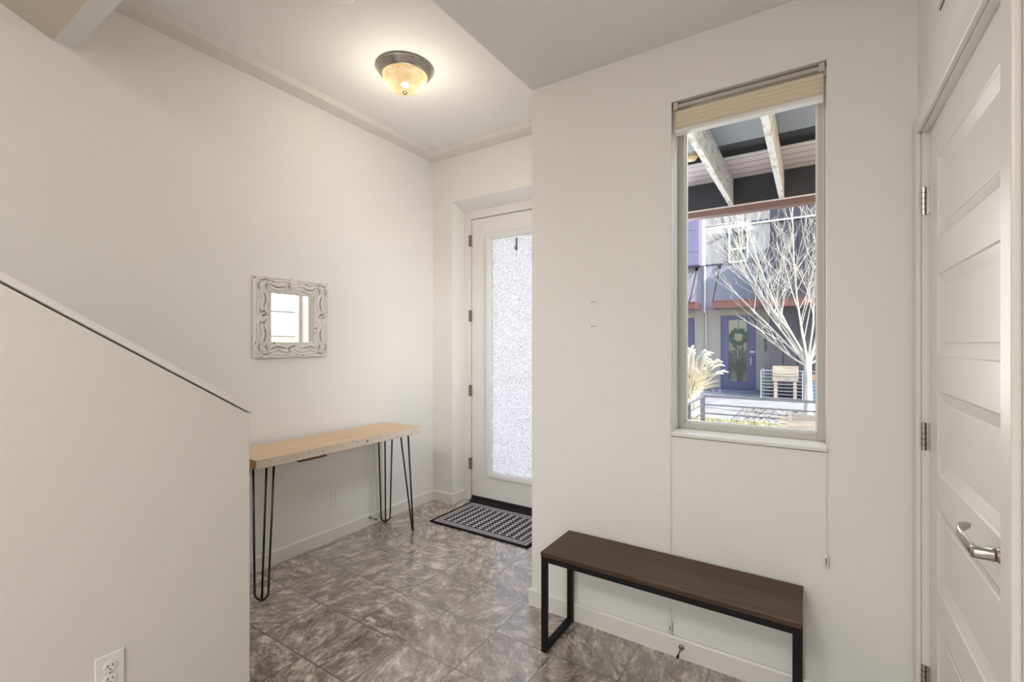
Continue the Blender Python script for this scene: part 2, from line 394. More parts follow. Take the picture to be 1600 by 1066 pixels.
w2 = thing('window_2', None, None, (XC+.15, 2.59, WZ0)); w2['kind'] = 'structure'
b = MB()
b.box(XC+.122, XC+.19, SY0, SY0+.028, WZ0, WZ1); b.box(XC+.122, XC+.19, SY1-.028, SY1, WZ0, WZ1)
b.box(XC+.122, XC+.19, SY0+.028, SY1-.028, WZ0, WZ0+.03); b.box(XC+.122, XC+.19, SY0+.028, SY1-.028, WZ1-.03, WZ1)
b.build('window_frame', M['vinyl_white'], w2, bevel=.002)
MB().box(XC+.154, XC+.158, SY0+.028, SY1-.028, WZ0+.03, WZ1-.03).build('glass_pane', M['glass'], w2)

# small nail holes in the window wall
b = MB()
for (x, z) in ((-.909, 1.587), (-.893, 1.587), (-.909, 1.468), (-.893, 1.468)):
    b.lathe([(.0028, 0), (.0028, -.0016), (.001, -.002)], (x, YW, z), 10, 'y')
b.build('nail_hole', M['slot'], wall_window)

# pleated blind pulled up under the window head
bl = thing('window_blind', 'cream pleated blind pulled up to the head of the tall window', 'blind', (-.243, YW+.04, WZ1))
BX0, BX1 = WX0+.006, WX1-.006
b = MB(); b.box(BX0, BX1, YW+.016, YW+.060, WZ1-.025, WZ1-.009)
b.build('headrail', mat('almond_headrail', (.50, .46, .40), .4), bl, bevel=.003)
for x in (BX0+.001, BX1-.021):
    MB().box(x, x+.020, YW+.008, YW+.062, WZ1-.034, WZ1-.002).build('end_bracket', mat('almond_plastic', (.55, .52, .45), .4), bl, bevel=.002)
b = MB()
zt, zb = WZ1-.031, 2.342
npl = 5; pts = []
for i in range(npl*2+1):
    zz = zt + (zb - zt) * i / (npl*2); pts.append((YW+.022 + (0.0 if i % 2 else .009), zz))
back = [(YW+.056 - (0.0 if i % 2 else .006), p[1]) for i, p in enumerate(pts)][::-1]
b.prism(pts + back, 'x', BX0+.006, BX1-.006)
b.build('pleated_fabric', M['shade_fabric'], bl)
b = MB(); b.box(BX0+.004, BX1-.004, YW+.018, YW+.060, zb-.016, zb)
b.build('bottom_rail', M['vinyl_white'], bl, bevel=.003)

def blind_cord(x, zend, label, xtop):
    c = thing('blind_cord', label, 'cord', (x, YW-.016, zend))
    c['group'] = 'pull cords of the window blind'
    r = .0011
    MB().tube([(xtop, YW+.012, WZ1-.036), (xtop, YW+.008, 1.7), (x, YW-.014, WZ0+.03), (x, YW-.016, WZ0-.02), (x, YW-.014, .75), (x, YW-.016, zend+.05)], r, 6).build('cord', M['cord'], c)
    b = MB(); b.lathe([(.003, .052), (.0065, .044), (.0078, .026), (.0080, .012), (.0072, 0), (.004, -.002)], (x, YW-.016, zend), 16, cap=True)
    tz = b.build('tassel', M['plastic'], c, smooth=True)
    MB().box(x-.0015, x+.0015, YW-.0245, YW-.0235, zend+.012, zend+.036).build('slot', M['slot'], tz)
blind_cord(WX0+.001, .100, 'thin left blind cord ending in a white tassel behind the bench', WX0+.012)
blind_cord(WX1-.003, .540, 'thin right blind cord ending in a white tassel above the bench end', WX1-.012)
for x, z, lab in ((WX0-.003, 1.035, 'tiny white cord cleat on the left edge of the window'), (WX1+.001, 1.012, 'tiny white cord cleat on the right edge of the window')):
    c = thing('cord_cleat', lab, 'cleat', (x, YW, z))
    MB().box(x-.0045, x+.0045, YW-.007, YW-.0005, z-.013, z+.013).build('body', M['plastic'], c, bevel=.003)
    MB().tube([(x, YW-.007, z), (x, YW-.012, z)], .003, 10).build('knob', M['plastic'], c)

# ------------------------------------------------------------------ panel door on the right
d = thing('door_2', None, None, (XR+.02, 1.65, 0)); d['kind'] = 'structure'
PX = XR + .019
EY0, EY1, EZ0, EZ1 = 1.235, 2.052, .012, 2.086
PY0, PY1 = 1.352, 1.937
pan = [(1.710, 1.964), (1.343, 1.598), (.978, 1.234), (.614, .870), (.250, .506)]
b = MB()
b.box(PX, PX+.035, EY0, PY0, EZ0, EZ1); b.box(PX, PX+.035, PY1, EY1, EZ0, EZ1)
zs = [EZ1] + [v for p in pan for v in (p[1], p[0])] + [EZ0]
for i in range(0, len(zs), 2): b.box(PX, PX+.035, PY0, PY1, zs[i+1], zs[i])
b.build('door_slab', M['door'], d, bevel=.001)
for z0, z1 in pan:
    b = MB(); bm = b.bm
    steps = [(0, 0), (.004, .004), (.007, .0045), (.036, .0125), (.040, .0125), (.042, .010)]
    rings = [[bm.verts.new((PX+dp, y, z)) for y, z in ((PY0+o, z0+o), (PY1-o, z0+o), (PY1-o, z1-o), (PY0+o, z1-o))] for o, dp in steps]
    for a, c in zip(rings, rings[1:]):
        for k in range(4): bm.faces.new((a[k], a[(k+1) % 4], c[(k+1) % 4], c[k]))
    bm.faces.new(rings[-1])
    b.box(PX+.014, PX+.034, PY0, PY1, z0, z1)
    b.build('door_panel', M['door'], d)
b = MB()
b.box(XR-.0005, XR+.12, DY1-.008, DY1, 0, DZ); b.box(XR-.0005, XR+.12, DY0, DY0+.008, 0, DZ); b.box(XR-.0005, XR+.12, DY0, DY1, DZ-.006, DZ)
b.build('door_jamb', M['trim'], d)
# casing, proud of the wall
b = MB(); cw = .060
b.box(XR-.014, XR, DY1-.001, DY1+cw, 0, DZ+cw-.001); b.box(XR-.014, XR, DY0-cw, DY0+.001, 0, DZ+cw-.001); b.box(XR-.014, XR, DY0, DY1, DZ-.001, DZ+cw-.001)
struct('trim_1', b, M['trim'], bevel=.004)
for hz in (1.858, 1.073, .262):
    hg = MB(); hg.tube([(XR+.004, DY1-.010, hz-.046), (XR+.004, DY1-.010, hz+.046)], .0072, 12)
    hg.box(XR+.0035, XR+.0175, DY1-.0115, DY1-.0085, hz-.044, hz+.044)
    hg.box(PX-.003, PX+.001, DY1-.030, DY1-.010, hz-.044, hz+.044)
    ho = hg.build('hinge', M['nickel'], d)
    g = MB()
    for q in (-.028, -.009, .009, .028): g.lathe([(.0078, -.0008), (.0078, .0008)], (XR+.004, DY1-.010, hz+q), 12)
    g.build('knuckle_joint', M['slot'], ho)
# lever handle
hy, hz = 1.297, .961
b = MB()
b.lathe([(.033, 0), (.0325, -.005), (.028, -.009), (.018, -.013), (.0135, -.020), (.0125, -.024)], (PX, hy, hz), 40, 'x')
ro = b.build('door_handle', M['nickel'], d, smooth=True)
b = MB()
b.lathe([(.0130, -.016), (.0130, -.024), (.0142, -.025), (.0142, -.0275), (.0128, -.029), (.0128, -.054), (.0112, -.058)], (PX, hy, hz), 32, 'x')
b.build('spindle', M['nickel'], ro, smooth=True)
b = MB()
X0 = PX-.053
pts = [(X0+.004, hy-.004, hz), (X0-.002, hy+.010, hz+.002), (X0-.006, hy+.030, hz+.008), (X0-.010, hy+.060, hz+.017), (X0-.005, hy+.088, hz+.019), (X0+.010, hy+.112, hz+.017), (X0+.020, hy+.126, hz+.015)]
b.tube(pts, [.0125, .0130, .0125, .012, .011, .010, .006], 16, flat=.42, up=(1, 0, 0))
b.build('lever', M['nickel'], ro, smooth=True)
MB().lathe([(.0016, 0), (.0016, .0006)], (PX-.036, hy-.0005, hz-.0118), 8).build('set_screw', M['slot'], ro)

# vent grille high on the right wall
v = thing('wall_vent', 'white slatted vent high on the wall above the panel door', 'vent', (XR, 1.4, 2.45))
b = MB(); VY0, VY1, VZ0, VZ1 = 1.02, 1.782, 2.337, 2.62
b.box(XR-.010, XR, VY0, VY1, VZ0, VZ0+.022); b.box(XR-.010, XR, VY0, VY1, VZ1-.022, VZ1); b.box(XR-.010, XR, VY0, VY0+.022, VZ0+.022, VZ1-.022); b.box(XR-.010, XR, VY1-.022, VY1, VZ0+.022, VZ1-.022)
b.build('frame', M['plastic'], v, bevel=.001)
b = MB()
for i in range(12):
    zz = VZ0+.03+i*.0195; b.prism([(XR-.008, zz), (XR-.001, zz+.012), (XR-.001, zz+.014), (XR-.008, zz+.002)], 'y', VY0+.022, VY1-.022)
b.build('louvres', M['plastic'], v)
MB().box(XR-.0011, XR-.0003, VY0+.01, VY1-.01, VZ0+.01, VZ1-.01).build('duct_opening', M['slot'], v)
MB().box(XR-.0022, XR-.0002, VY0, VY1+.001, VZ0-.0022, VZ0-.0002).build('gasket', M['slot'], v)

# ------------------------------------------------------------------ outlets and door stops
def outlet(label, x, y, z, cat='outlet'):
    o = thing('wall_outlet', label, cat, (x, y, z)); o['group'] = 'white wall outlets'
    MB().box(x, x+.006, y-.0355, y+.0355, z-.0575, z+.0575).build('cover_plate', M['plastic'], o, bevel=.0025)
    for s in (1, -1):
        c = z + s*.0195
        b = MB(); b.lathe([(.0165, .006), (.0165, .0078), (.015, .0084)], (x, y, c), 24, 'x')
        f = b.build('receptacle', M['plastic'], o)
        for dy, hh in ((-.0063, .0042), (.0063, .0036)):
            MB().box(x+.0083, x+.0088, y+dy-.0011, y+dy+.0011, c+.003-hh, c+.003+hh).build('slot', M['slot'], f)
        MB().lathe([(.0024, .0083), (.0024, .0088)], (x, y, c-.0085), 10, 'x').build('ground_hole', M['slot'], f)
    MB().lathe([(.003, .0058), (.0026, .0075)], (x, y, z), 12, 'x').build('screw', M['nickel'], o)
outlet('white duplex outlet on the stair half wall, nearest the viewer', XH, .524, .381)
outlet('white duplex outlet on the white wall under the narrow table', XL, 2.083, .302)

def doorstop(label, base, dirv):
    o = thing('door_stop', label, 'door stop', base)
    B = Vector(base); D = Vector(dirv).normalized()
    ax = 'x' if abs(D.x) > .5 else 'y'; sg = 1 if (D.x + D.y) > 0 else -1
    MB().lathe([(.012, 0), (.011, .005*sg), (.006, .009*sg)], B, 20, ax).build('base_flange', M['nickel_dark'], o)
    MB().tube([B+D*.006, B+D*.062], .0035, 10).build('rod', M['nickel_dark'], o)
    MB().tube([B+D*.060, B+D*.066, B+D*.074], [.006, .0065, .005], 12).build('rubber_tip', M['rubber'], o)
doorstop('dark metal door stop on the baseboard under the narrow table', (XL+.0135, 2.385, .062), (1, 0, -.05))
doorstop('dark metal door stop on the baseboard behind the bench', (-.483, YW-.0135, .050), (0, -1, -.05))

# ------------------------------------------------------------------ carved mirror
mr = thing('wall_mirror', 'square mirror in a carved distressed white frame on the left wall', 'mirror', (XL, 1.7585, 1.5475))
fm = mat('distressed_white_paint', (.74, .71, .68), .55, bump=(60, .5, .003))
noise_color(fm, (.12, .085, .06), (.74, .70, .67), 42, 6, .315, .36)
MX = XL + .002
Y0, Y1, Z0, Z1 = 1.508, 2.009, 1.298, 1.797
y0, y1, z0, z1 = 1.611, 1.911, 1.394, 1.699
b = MB()
b.box(MX, MX+.022, Y0, y0, Z0, Z1); b.box(MX, MX+.022, y1, Y1, Z0, Z1); b.box(MX, MX+.022, y0, y1, Z0, z0); b.box(MX, MX+.022, y0, y1, z1, Z1)
fr = b.build('frame', fm, mr, bevel=.002)
# carved relief: flowing S strokes round the frame
def stroke(bb, pts, r0):
    n = 14; P = []
    for i in range(n+1):
        t = i/n*(len(pts)-1); k = min(int(t), len(pts)-2); f = t-k
        p0 = Vector(pts[max(k-1, 0)]); p1 = Vector(pts[k]); p2 = Vector(pts[k+1]); p3 = Vector(pts[min(k+2, len(pts)-1)])
        P.append(.5*((2*p1)+(-p0+p2)*f+(2*p0-5*p1+4*p2-p3)*f*f+(-p0+3*p1-3*p2+p3)*f**3))
    rr = [r0*(.25+.75*math.sin(math.pi*(i+.6)/(n+1.2))) for i in range(n+1)]
    bb.tube([(MX+.0225, p.x, p.y) for p in P], rr, 8, flat=.75, up=(1, 0, 0))
cy_, cz_ = (Y0+Y1)/2, (Z0+Z1)/2
def side(u, v, k):  # u along side (-.25...25), v 0 inner ..1 outer
    half_i, half_o = .153, .2495
    rad = half_i + (half_o-half_i)*v
    a, c = (u, rad)
    for _ in range(k): a, c = -c, a
    return (cy_ + a, cz_ + c, 0)
for k in range(4):
    for s in (-1, 1):
        b = MB()
        S = lambda pts, r: stroke(b, [side(s*u, v, k) for u, v in pts], r)
        S([(.010, .15), (.05, .34), (.10, .20), (.145, .30), (.17, .60)], .0100)
        S([(.005, .46), (.05, .64), (.11, .46), (.15, .62), (.19, .55)], .0100)
        S([(.012, .72), (.06, .84), (.12, .76), (.17, .88)], .0080)
        S([(.02, .95), (.09, .97), (.15, .93), (.20, .97), (.23, .86)], .0065)
        S([(.19, .20), (.205, .45), (.185, .72), (.21, .90)], .0080)
        S([(.215, .30), (.235, .55), (.225, .80)], .0070)
        S([(.15, .02), (.165, .22), (.195, .10)], .0065)
        S([(.0, .06), (.06, .08), (.12, .05)], .0045)
        b.build('carving', fm, fr, smooth=True)
crevice_mat = mat('crevice_dark_wood', (.045, .03, .02), .8)  # crevice darkening painted in as strokes of exposed dark wood
for k in range(4):
    for s in (-1, 1):
        b = MB(); S = lambda pts, r: stroke(b, [side(s*u, v, k) for u, v in pts], r)
        if (k + s) % 3 != 1: S([(.01, .28), (.035, .42), (.03, .62), (.05, .70)], .0022)
        S([(.06, .42), (.11, .36), (.15, .46)], .0014)
        S([(.16, .74), (.19, .80), (.215, .70)], .0020)
        if (k + s) % 2: S([(.175, .12), (.185, .38), (.165, .60)], .0018)
        for o_ in b.bm.verts: o_.co.x += .0042
        b.build('crevice_line', crevice_mat, fr)
MB().box(MX+.004, MX+.012, y0, y1, z0, z1).build('mirror_glass', mat('mirror_silver', (.93, .94, .93), .01, metal=1), mr)
b = MB(); b.tube([(MX+.002, 1.762, Z1+.006), (MX+.010, 1.762, Z1+.006)], .006, 12); b.build('hanging_pin', M['plastic'], mr)

# ------------------------------------------------------------------ narrow table with hairpin legs
TX1, TX0, TY0, TY1, TZ = -2.440, -2.806, 1.315, 2.525, .772
tb = thing('console_table', 'narrow pale wood console table on black hairpin legs along the left wall', 'table', (-2.62, 1.92, 0))
pine = mat('pale_pine', (.62, .44, .27), .5, spec=.3)
def wood(m, c0, c1, along='y', sc1=5, rough_noise=True, knots=None):
    N, L = m.node_tree.nodes, m.node_tree.links; b = N['Principled BSDF']
    tc = N.new('ShaderNodeTexCoord'); mp = N.new('ShaderNodeMapping')
    mp.inputs['Scale'].default_value = (9, .55, 9) if along == 'y' else (.55, 9, 9)
    L.new(tc.outputs['Object'], mp.inputs[0])
    n = N.new('ShaderNodeTexNoise'); n.inputs['Scale'].default_value = sc1; n.inputs['Detail'].default_value = 6; n.inputs['Distortion'].default_value = .6; n.inputs['Roughness'].default_value = .6
    L.new(mp.outputs[0], n.inputs['Vector'])
    r = N.new('ShaderNodeValToRGB'); r.color_ramp.elements[0].position = .3; r.color_ramp.elements[1].position = .7
    r.color_ramp.elements[0].color = (*c0, 1); r.color_ramp.elements[1].color = (*c1, 1); L.new(n.outputs['Fac'], r.inputs[0])
    res = r.outputs[0]
    if knots:
        v = N.new('ShaderNodeTexVoronoi'); v.inputs['Scale'].default_value = knots[0]; v.inputs['Randomness'].default_value = 1
        L.new(tc.outputs['Object'], v.inputs['Vector'])
        kr = N.new('ShaderNodeMapRange'); kr.inputs[1].default_value = knots[1]; kr.inputs[2].default_value = knots[1]*1.5; L.new(v.outputs['Distance'], kr.inputs[0])
        n2 = N.new('ShaderNodeTexNoise'); n2.inputs['Scale'].default_value = 4; L.new(tc.outputs['Object'], n2.inputs['Vector'])
        gt = N.new('ShaderNodeMath'); gt.operation = 'LESS_THAN'; gt.inputs[1].default_value = knots[2]; L.new(n2.outputs['Fac'], gt.inputs[0])
        mxx = N.new('ShaderNodeMath'); mxx.operation = 'MAXIMUM'; L.new(kr.outputs[0], mxx.inputs[0]); L.new(gt.outputs[0], mxx.inputs[1])
        mk = N.new('ShaderNodeMix'); mk.data_type = 'RGBA'; L.new(mxx.outputs[0], mk.inputs[0]); mk.inputs[6].default_value = (.13, .06, .025, 1); L.new(res, mk.inputs[7]); res = mk.outputs[2]
    L.new(res, b.inputs['Base Color']); return m
wood(pine, (.60, .41, .245), (.72, .54, .355), 'y', 5)
top = MB().box(TX0, TX1, TY0, TY1, TZ-.050, TZ).build('table_top', pine, tb, bevel=.002)
edge = wood(mat('pale_front_edge', rough=.55), (.66, .55, .44), (.76, .67, .57), 'y', 5, knots=(75, .16, .46))
MB().box(TX1, TX1+.0015, TY0+.002, TY1-.002, TZ-.048, TZ-.002).build('front_edge', edge, top)
MB().box(TX0+.003, TX1-.003, TY0-.0012, TY0, TZ-.047, TZ-.003).build('end_grain', wood(mat('brown_end_grain', rough=.6), (.20, .11, .04), (.34, .20, .08), 'x', 5), top)
kmat = mat('dark_knot', (.045, .02, .012), .5)
for y, z, r in ((2.036, .748, .0075), (1.96, .7575, .0035)):
    MB().lathe([(r, .0012), (r*.9, .0022)], (TX1, y, z), 14, 'x').build('knot', kmat, top)
MB().box(-2.500, -2.460, 1.576, 1.750, TZ-.068, TZ-.050).build('under_batten', mat('brown_batten', (.16, .08, .045), .6), tb)
def hairpin(fx, fy, dx, dy):
    """foot at fx,fy; dx,dy outward corner direction"""
    D = Vector((dx, dy, 0)).normalized(); T = Vector((-D.y, D.x, 0))
    F = Vector((fx, fy, 0)); top_c = F - D*.035; zt = TZ-.052
    r = .0058
    b = MB()
    pts = []
    for s in (1, -1):
        seg = [top_c + T*s*.052 + Vector((0, 0, zt))]
        seg.append(F + T*s*.034 + Vector((0, 0, .05)))
        pts.append(seg)
    arc = [F + T*(.034*math.cos(a)) + Vector((0, 0, .042 - .036*math.sin(a))) for a in [math.pi*i/12 for i in range(13)]]
    b.tube(pts[0][:1] + [pts[0][1]] + arc + [pts[1][1]] + pts[1][:1], r, 10)
    b.tube([top_c - D*.055 + Vector((0, 0, zt)), F - D*.006 + Vector((0, 0, .012))], r, 10)
    lg = b.build('leg', M['hairpin'], tb, smooth=True)
    b = MB(); b.lathe([(.010, 0), (.011, .004), (.009, .010), (.005, .012)], F, 14); b.build('foot', M['rubber'], lg)
    b = MB(); c = top_c - D*.02
    Mx = Matrix.Translation((c.x, c.y, zt)) @ Matrix.Rotation(math.atan2(dy, dx)+math.pi/4, 4, 'Z')
    b.box(-.055, .055, -.055, .055, -.006, .0015, Mx); b.build('mounting_plate', M['hairpin'], lg)
hairpin(-2.489, 1.369, 1, -1); hairpin(-2.489, 2.497, 1, 1); hairpin(-2.782, 2.497, -1, 1); hairpin(-2.782, 1.369, -1, -1)

# ------------------------------------------------------------------ bench
bn = thing('bench', 'dark brown wood bench with a black square tube frame under the window', 'bench', (-.53, 1.965, 0))
BXa, BXb, BYa, BYb, BZ = -1.026, -.030, 1.822, 2.113, .448
wal = wood(mat('dark_walnut', rough=.42, spec=.35), (.030, .014, .007), (.095, .048, .024), 'x', 9)
b = MB().box(BXa, BXb, BYa, BYb, BZ-.018, BZ); b.build('seat', wal, bn, bevel=.0015)
tk = .025
def sq(b_, x0, x1, y0, y1, z0, z1): b_.box(x0, x1, y0, y1, z0, z1)
z1_ = BZ-.018
for xs in (BXa+.002, BXb-.002-tk):
    b = MB()
    b.box(xs, xs+tk, BYa+.002, BYa+.002+tk, 0, z1_); b.build('leg', M['metal_dark'], bn, bevel=.0015)
    b = MB()
    b.box(xs, xs+tk, BYb-.002-tk, BYb-.002, 0, z1_); b.build('leg', M['metal_dark'], bn, bevel=.0015)
    b = MB(); b.box(xs, xs+tk, BYa+.002+tk, BYb-.002-tk, 0, tk); b.build('floor_rail', M['metal_dark'], bn, bevel=.0015)
    b = MB(); b.box(xs, xs+tk, BYa+.002+tk, BYb-.002-tk, z1_-tk, z1_); b.build('end_rail', M['metal_dark'], bn, bevel=.0015)
for ys in (BYa+.002, BYb-.002-tk):
    b = MB(); b.box(BXa+.002+tk, BXb-.002-tk, ys, ys+tk, z1_-tk, z1_); b.build('long_rail', M['metal_dark'], bn, bevel=.0015)

# ------------------------------------------------------------------ doormat
def mat_mat():
    m = mat('woven_mat', rough=.9, spec=.1); N, L = m.node_tree.nodes, m.node_tree.links; b = N['Principled BSDF']
    tc = N.new('ShaderNodeTexCoord'); sep = N.new('ShaderNodeSeparateXYZ'); L.new(tc.outputs['Object'], sep.inputs[0])
    def M_(op, a, c=None, v=None):
        n = N.new('ShaderNodeMath'); n.operation = op
        L.new(a, n.inputs[0])
        if c is not None: L.new(c, n.inputs[1])
        elif v is not None: n.inputs[1].default_value = v
        return n.outputs[0]
    # centre field: wavy braid figure; border: dotted bands
    x, y = sep.outputs[0], sep.outputs[1]
    sx = M_('SINE', M_('MULTIPLY', x, v=2*math.pi/.030)); sy = M_('SINE', M_('MULTIPLY', M_('ADD', y, M_('MULTIPLY', sx, v=.006)), v=2*math.pi/.034))
    s2 = M_('SINE', M_('MULTIPLY', x, v=2*math.pi/.060))
    fld = M_('MULTIPLY', M_('ADD', M_('MULTIPLY', sx, sy), M_('MULTIPLY', s2, v=.5)), v=1)
    dot = M_('MULTIPLY', M_('SINE', M_('MULTIPLY', x, v=2*math.pi/.014)), M_('SINE', M_('MULTIPLY', y, v=2*math.pi/.014)))
    ex = M_('SUBTRACT', M_('ABSOLUTE', M_('ADD', x, v=2.057)), v=.44); ey = M_('SUBTRACT', M_('ABSOLUTE', M_('SUBTRACT', y, v=2.953)), v=.263)
    ed = M_('MULTIPLY', M_('MAXIMUM', ex, ey), v=-1)      # distance to edge
    inb = M_('GREATER_THAN', ed, v=.078)
    brd = M_('GREATER_THAN', M_('ADD', dot, M_('MULTIPLY', M_('SINE', M_('MULTIPLY', ed, v=2*math.pi/.026)), v=.55)), v=.05)
    f2 = M_('GREATER_THAN', fld, v=.22)
    a = M_('MULTIPLY', inb, f2); c = M_('MULTIPLY', M_('SUBTRACT', N_one(N), inb), brd)
    s = M_('ADD', a, c); s = M_('MULTIPLY', s, M_('GREATER_THAN', ed, v=.014))
    mx = N.new('ShaderNodeMix'); mx.data_type = 'RGBA'; L.new(s, mx.inputs[0]); mx.inputs[6].default_value = (.004, .004, .012, 1); mx.inputs[7].default_value = (.62, .58, .58, 1)
    L.new(mx.outputs[2], b.inputs['Base Color'])
    bp = N.new('ShaderNodeBump'); bp.inputs['Strength'].default_value = .4; bp.inputs['Distance'].default_value = .002; L.new(s, bp.inputs['Height']); L.new(bp.outputs[0], b.inputs['Normal'])
    return m
def N_one(N):
    v = N.new('ShaderNodeValue'); v.outputs[0].default_value = 1.0; return v.outputs[0]
mt = MB().box(-2.497, -1.617, 2.690, 3.216, 0, .008).build('doormat', mat_mat(), bevel=.002)
tag(mt, 'black and cream patterned mat on the floor before the front door', 'doormat')
b = MB()
for x0, x1, y0_, y1_ in ((-2.499, -1.615, 2.688, 2.698), (-2.499, -1.615, 3.208, 3.218), (-2.499, -2.489, 2.698, 3.208), (-1.625, -1.615, 2.698, 3.208)):
    b.box(x0, x1, y0_, y1_, 0.0005, .009)
b.build('binding', mat('black_binding', (.005, .005, .008), .9, spec=.1), mt)

# ------------------------------------------------------------------ ceiling lamp and smoke alarm
cl = thing('ceiling_light', 'round ceiling light with alabaster glass bowl and nickel ring, switched on', 'ceiling light', (-2.062, 2.002, HT))
LC = (-2.062, 2.002, HT)
MB().lathe([(.160, 0), (.168, -.004), (.168, -.012), (.158, -.020), (.152, -.034), (.146, -.040), (.142, -.048), (.136, -.050), (.134, -.040), (.132, -.006)], LC, 64).build('ring', M['nickel'], cl, smooth=True)
al = bpy.data.materials.new('alabaster_glass'); al.use_nodes = True
N, L = al.node_tree.nodes, al.node_tree.links; N.remove(N['Principled BSDF']); out = N['Material Output']
tc = N.new('ShaderNodeTexCoord'); n = N.new('ShaderNodeTexNoise'); n.inputs['Scale'].default_value = 9; n.inputs['Detail'].default_value = 4; n.inputs['Distortion'].default_value = 2
L.new(tc.outputs['Object'], n.inputs['Vector'])
r = N.new('ShaderNodeValToRGB'); r.color_ramp.elements[0].position = .35; r.color_ramp.elements[0].color = (.80, .62, .36, 1); r.color_ramp.elements[1].position = .65; r.color_ramp.elements[1].color = (.97, .90, .74, 1)
L.new(n.outputs['Fac'], r.inputs[0])
tr = N.new('ShaderNodeBsdfTranslucent'); dm = N.new('ShaderNodeMix'); dm.data_type = 'RGBA'; dm.blend_type = 'MULTIPLY'; dm.inputs[0].default_value = 1; dm.inputs[7].default_value = (.50, .47, .38, 1); L.new(r.outputs[0], dm.inputs[6]); L.new(dm.outputs[2], tr.inputs[0])
gl = N.new('ShaderNodeBsdfGlossy'); gl.inputs['Roughness'].default_value = .12
em = N.new('ShaderNodeEmission'); L.new(r.outputs[0], em.inputs[0]); em.inputs[1].default_value = .38
mx = N.new('ShaderNodeMixShader'); mx.inputs[0].default_value = .08; L.new(tr.outputs[0], mx.inputs[1]); L.new(gl.outputs[0], mx.inputs[2])
ad = N.new('ShaderNodeAddShader'); L.new(mx.outputs[0], ad.inputs[0]); L.new(em.outputs[0], ad.inputs[1]); L.new(ad.outputs[0], out.inputs[0])
prof = [(.134*math.cos(a), -.044 - .100*math.sin(a)) for a in [math.pi/2*i/12 for i in range(12)]] + [(.008, -.144)]
MB().lathe(prof, LC, 48, cap=False).build('glass_bowl', al, cl, smooth=True)
MB().lathe([(.003, -.134), (.014, -.143), (.015, -.147), (.008, -.150), (.005, -.153), (.008, -.158), (.007, -.164), (.002, -.167)], LC, 24).build('finial', M['nickel'], cl, smooth=True)
for s in (-1, 1):
    p = lamp('POINT', 'bulb_light', (LC[0]+s*.070, LC[1]+s*.055, HT-.092), .42, (1.0, .76, .46)); p.data.shadow_soft_size = .022
    p.parent = cl; p.matrix_parent_inverse = Matrix.Translation(-cl.location)
p = lamp('POINT', 'under_bowl_fill', (LC[0], LC[1], HT-.33), 6.6, (1.0, .90, .74)); p.data.shadow_soft_size = .07  # added unseen lamp below the bowl, carries most of its light
p.parent = cl; p.matrix_parent_inverse = Matrix.Translation(-cl.location)
sm = thing('smoke_alarm', 'round white smoke alarm on the ceiling at the top frame edge', 'smoke alarm', (-1.852, 1.392, HT))
MB().lathe([(.066, 0), (.066, -.010), (.060, -.026), (.045, -.034), (.002, -.036)], (-1.852, 1.392, HT), 40).build('body', M['plastic'], sm, smooth=True)
MB().lathe([(.069, 0), (.069, -.006)], (-1.852, 1.392, HT), 40).build('base_plate', M['plastic'], sm)

# ================================================================== outside
GZ = -.15
conc = mat('pale_concrete', rough=.9, spec=.2); noise_color(conc, (.66, .64, .61), (.80, .78, .75), 3, 5)
struct('ground', MB().box(-14, 14, 3.40, 30, GZ-.3, GZ-.02), mat('soil', (.30, .24, .18), .95, spec=.1))
struct('patio', MB().box(-3.2, 2.2, 3.45, 5.9, GZ-.25, GZ+.0), conc)
b = MB(); b.box(-.98, 2.2, 2.33, 3.45, GZ-.25, GZ); struct('patio_step', b, conc)
b = MB(); b.box(-14, -1.36, 10.25, 16.3, GZ-.2, GZ); b.box(-1.36, 14, 12.6, 16.3, GZ-.2, GZ+.001); b.box(-14, 14, 5.95, 7.6, GZ-.2, GZ+.002)
struct('walkway', b, conc)
# planting bed and dry lawn
bed = mat('gravel_bed', rough=.95, spec=.1); noise_color(bed, (.24, .19, .15), (.78, .73, .66), 16, 6, .36, .50)
b = MB(); b.box(-1.36, 6, 10.25, 12.6, GZ-.05, GZ+.02); o = b.build('gravel', bed); tag(o, 'pale gravel bed with brown leaf litter round the bare tree', 'gravel', kind='stuff')
grm = mat('dry_grass', rough=.95, spec=.1); noise_color(grm, (.34, .32, .12), (.75, .68, .46), 9, 6, .35, .62)
b = MB(); random.seed(3)
b.box(-6.0, 6, 7.62, 10.24, GZ-.05, GZ+.01)
for i in range(2600):
    x, y = random.uniform(-2.3, .5), random.uniform(7.9, 10.2); h_ = random.uniform(.03, .08); a = random.uniform(0, 6.28); dx, dy = .01*math.cos(a), .01*math.sin(a)
    b.bm.faces.new([b.bm.verts.new(p) for p in ((x-dx, y-dy, GZ), (x+dx, y+dy, GZ), (x+dy*2, y-dx*2, GZ+h_))])
o = b.build('lawn', grm); tag(o, 'patchy dry yellow green grass strip beyond the near railing', 'grass', kind='stuff')
b = MB()
for i in range(260):
    x, y = random.uniform(-1.3, .4), random.uniform(10.35, 12.5); s = random.uniform(.012, .038)
    c0 = Vector((x, y, GZ+.022+s*.2)); pts = [c0+Vector((math.cos(k*1.257)*s, math.sin(k*1.257)*s*.6, random.uniform(0, s*.8))) for k in range(5)]
    b.bm.faces.new([b.bm.verts.new(p) for p in pts])
o = b.build('fallen_leaves', mat('dead_leaf', (.16, .10, .065), .9)); tag(o, 'scatter of dry brown leaves lying on the gravel bed', 'leaves', kind='stuff')

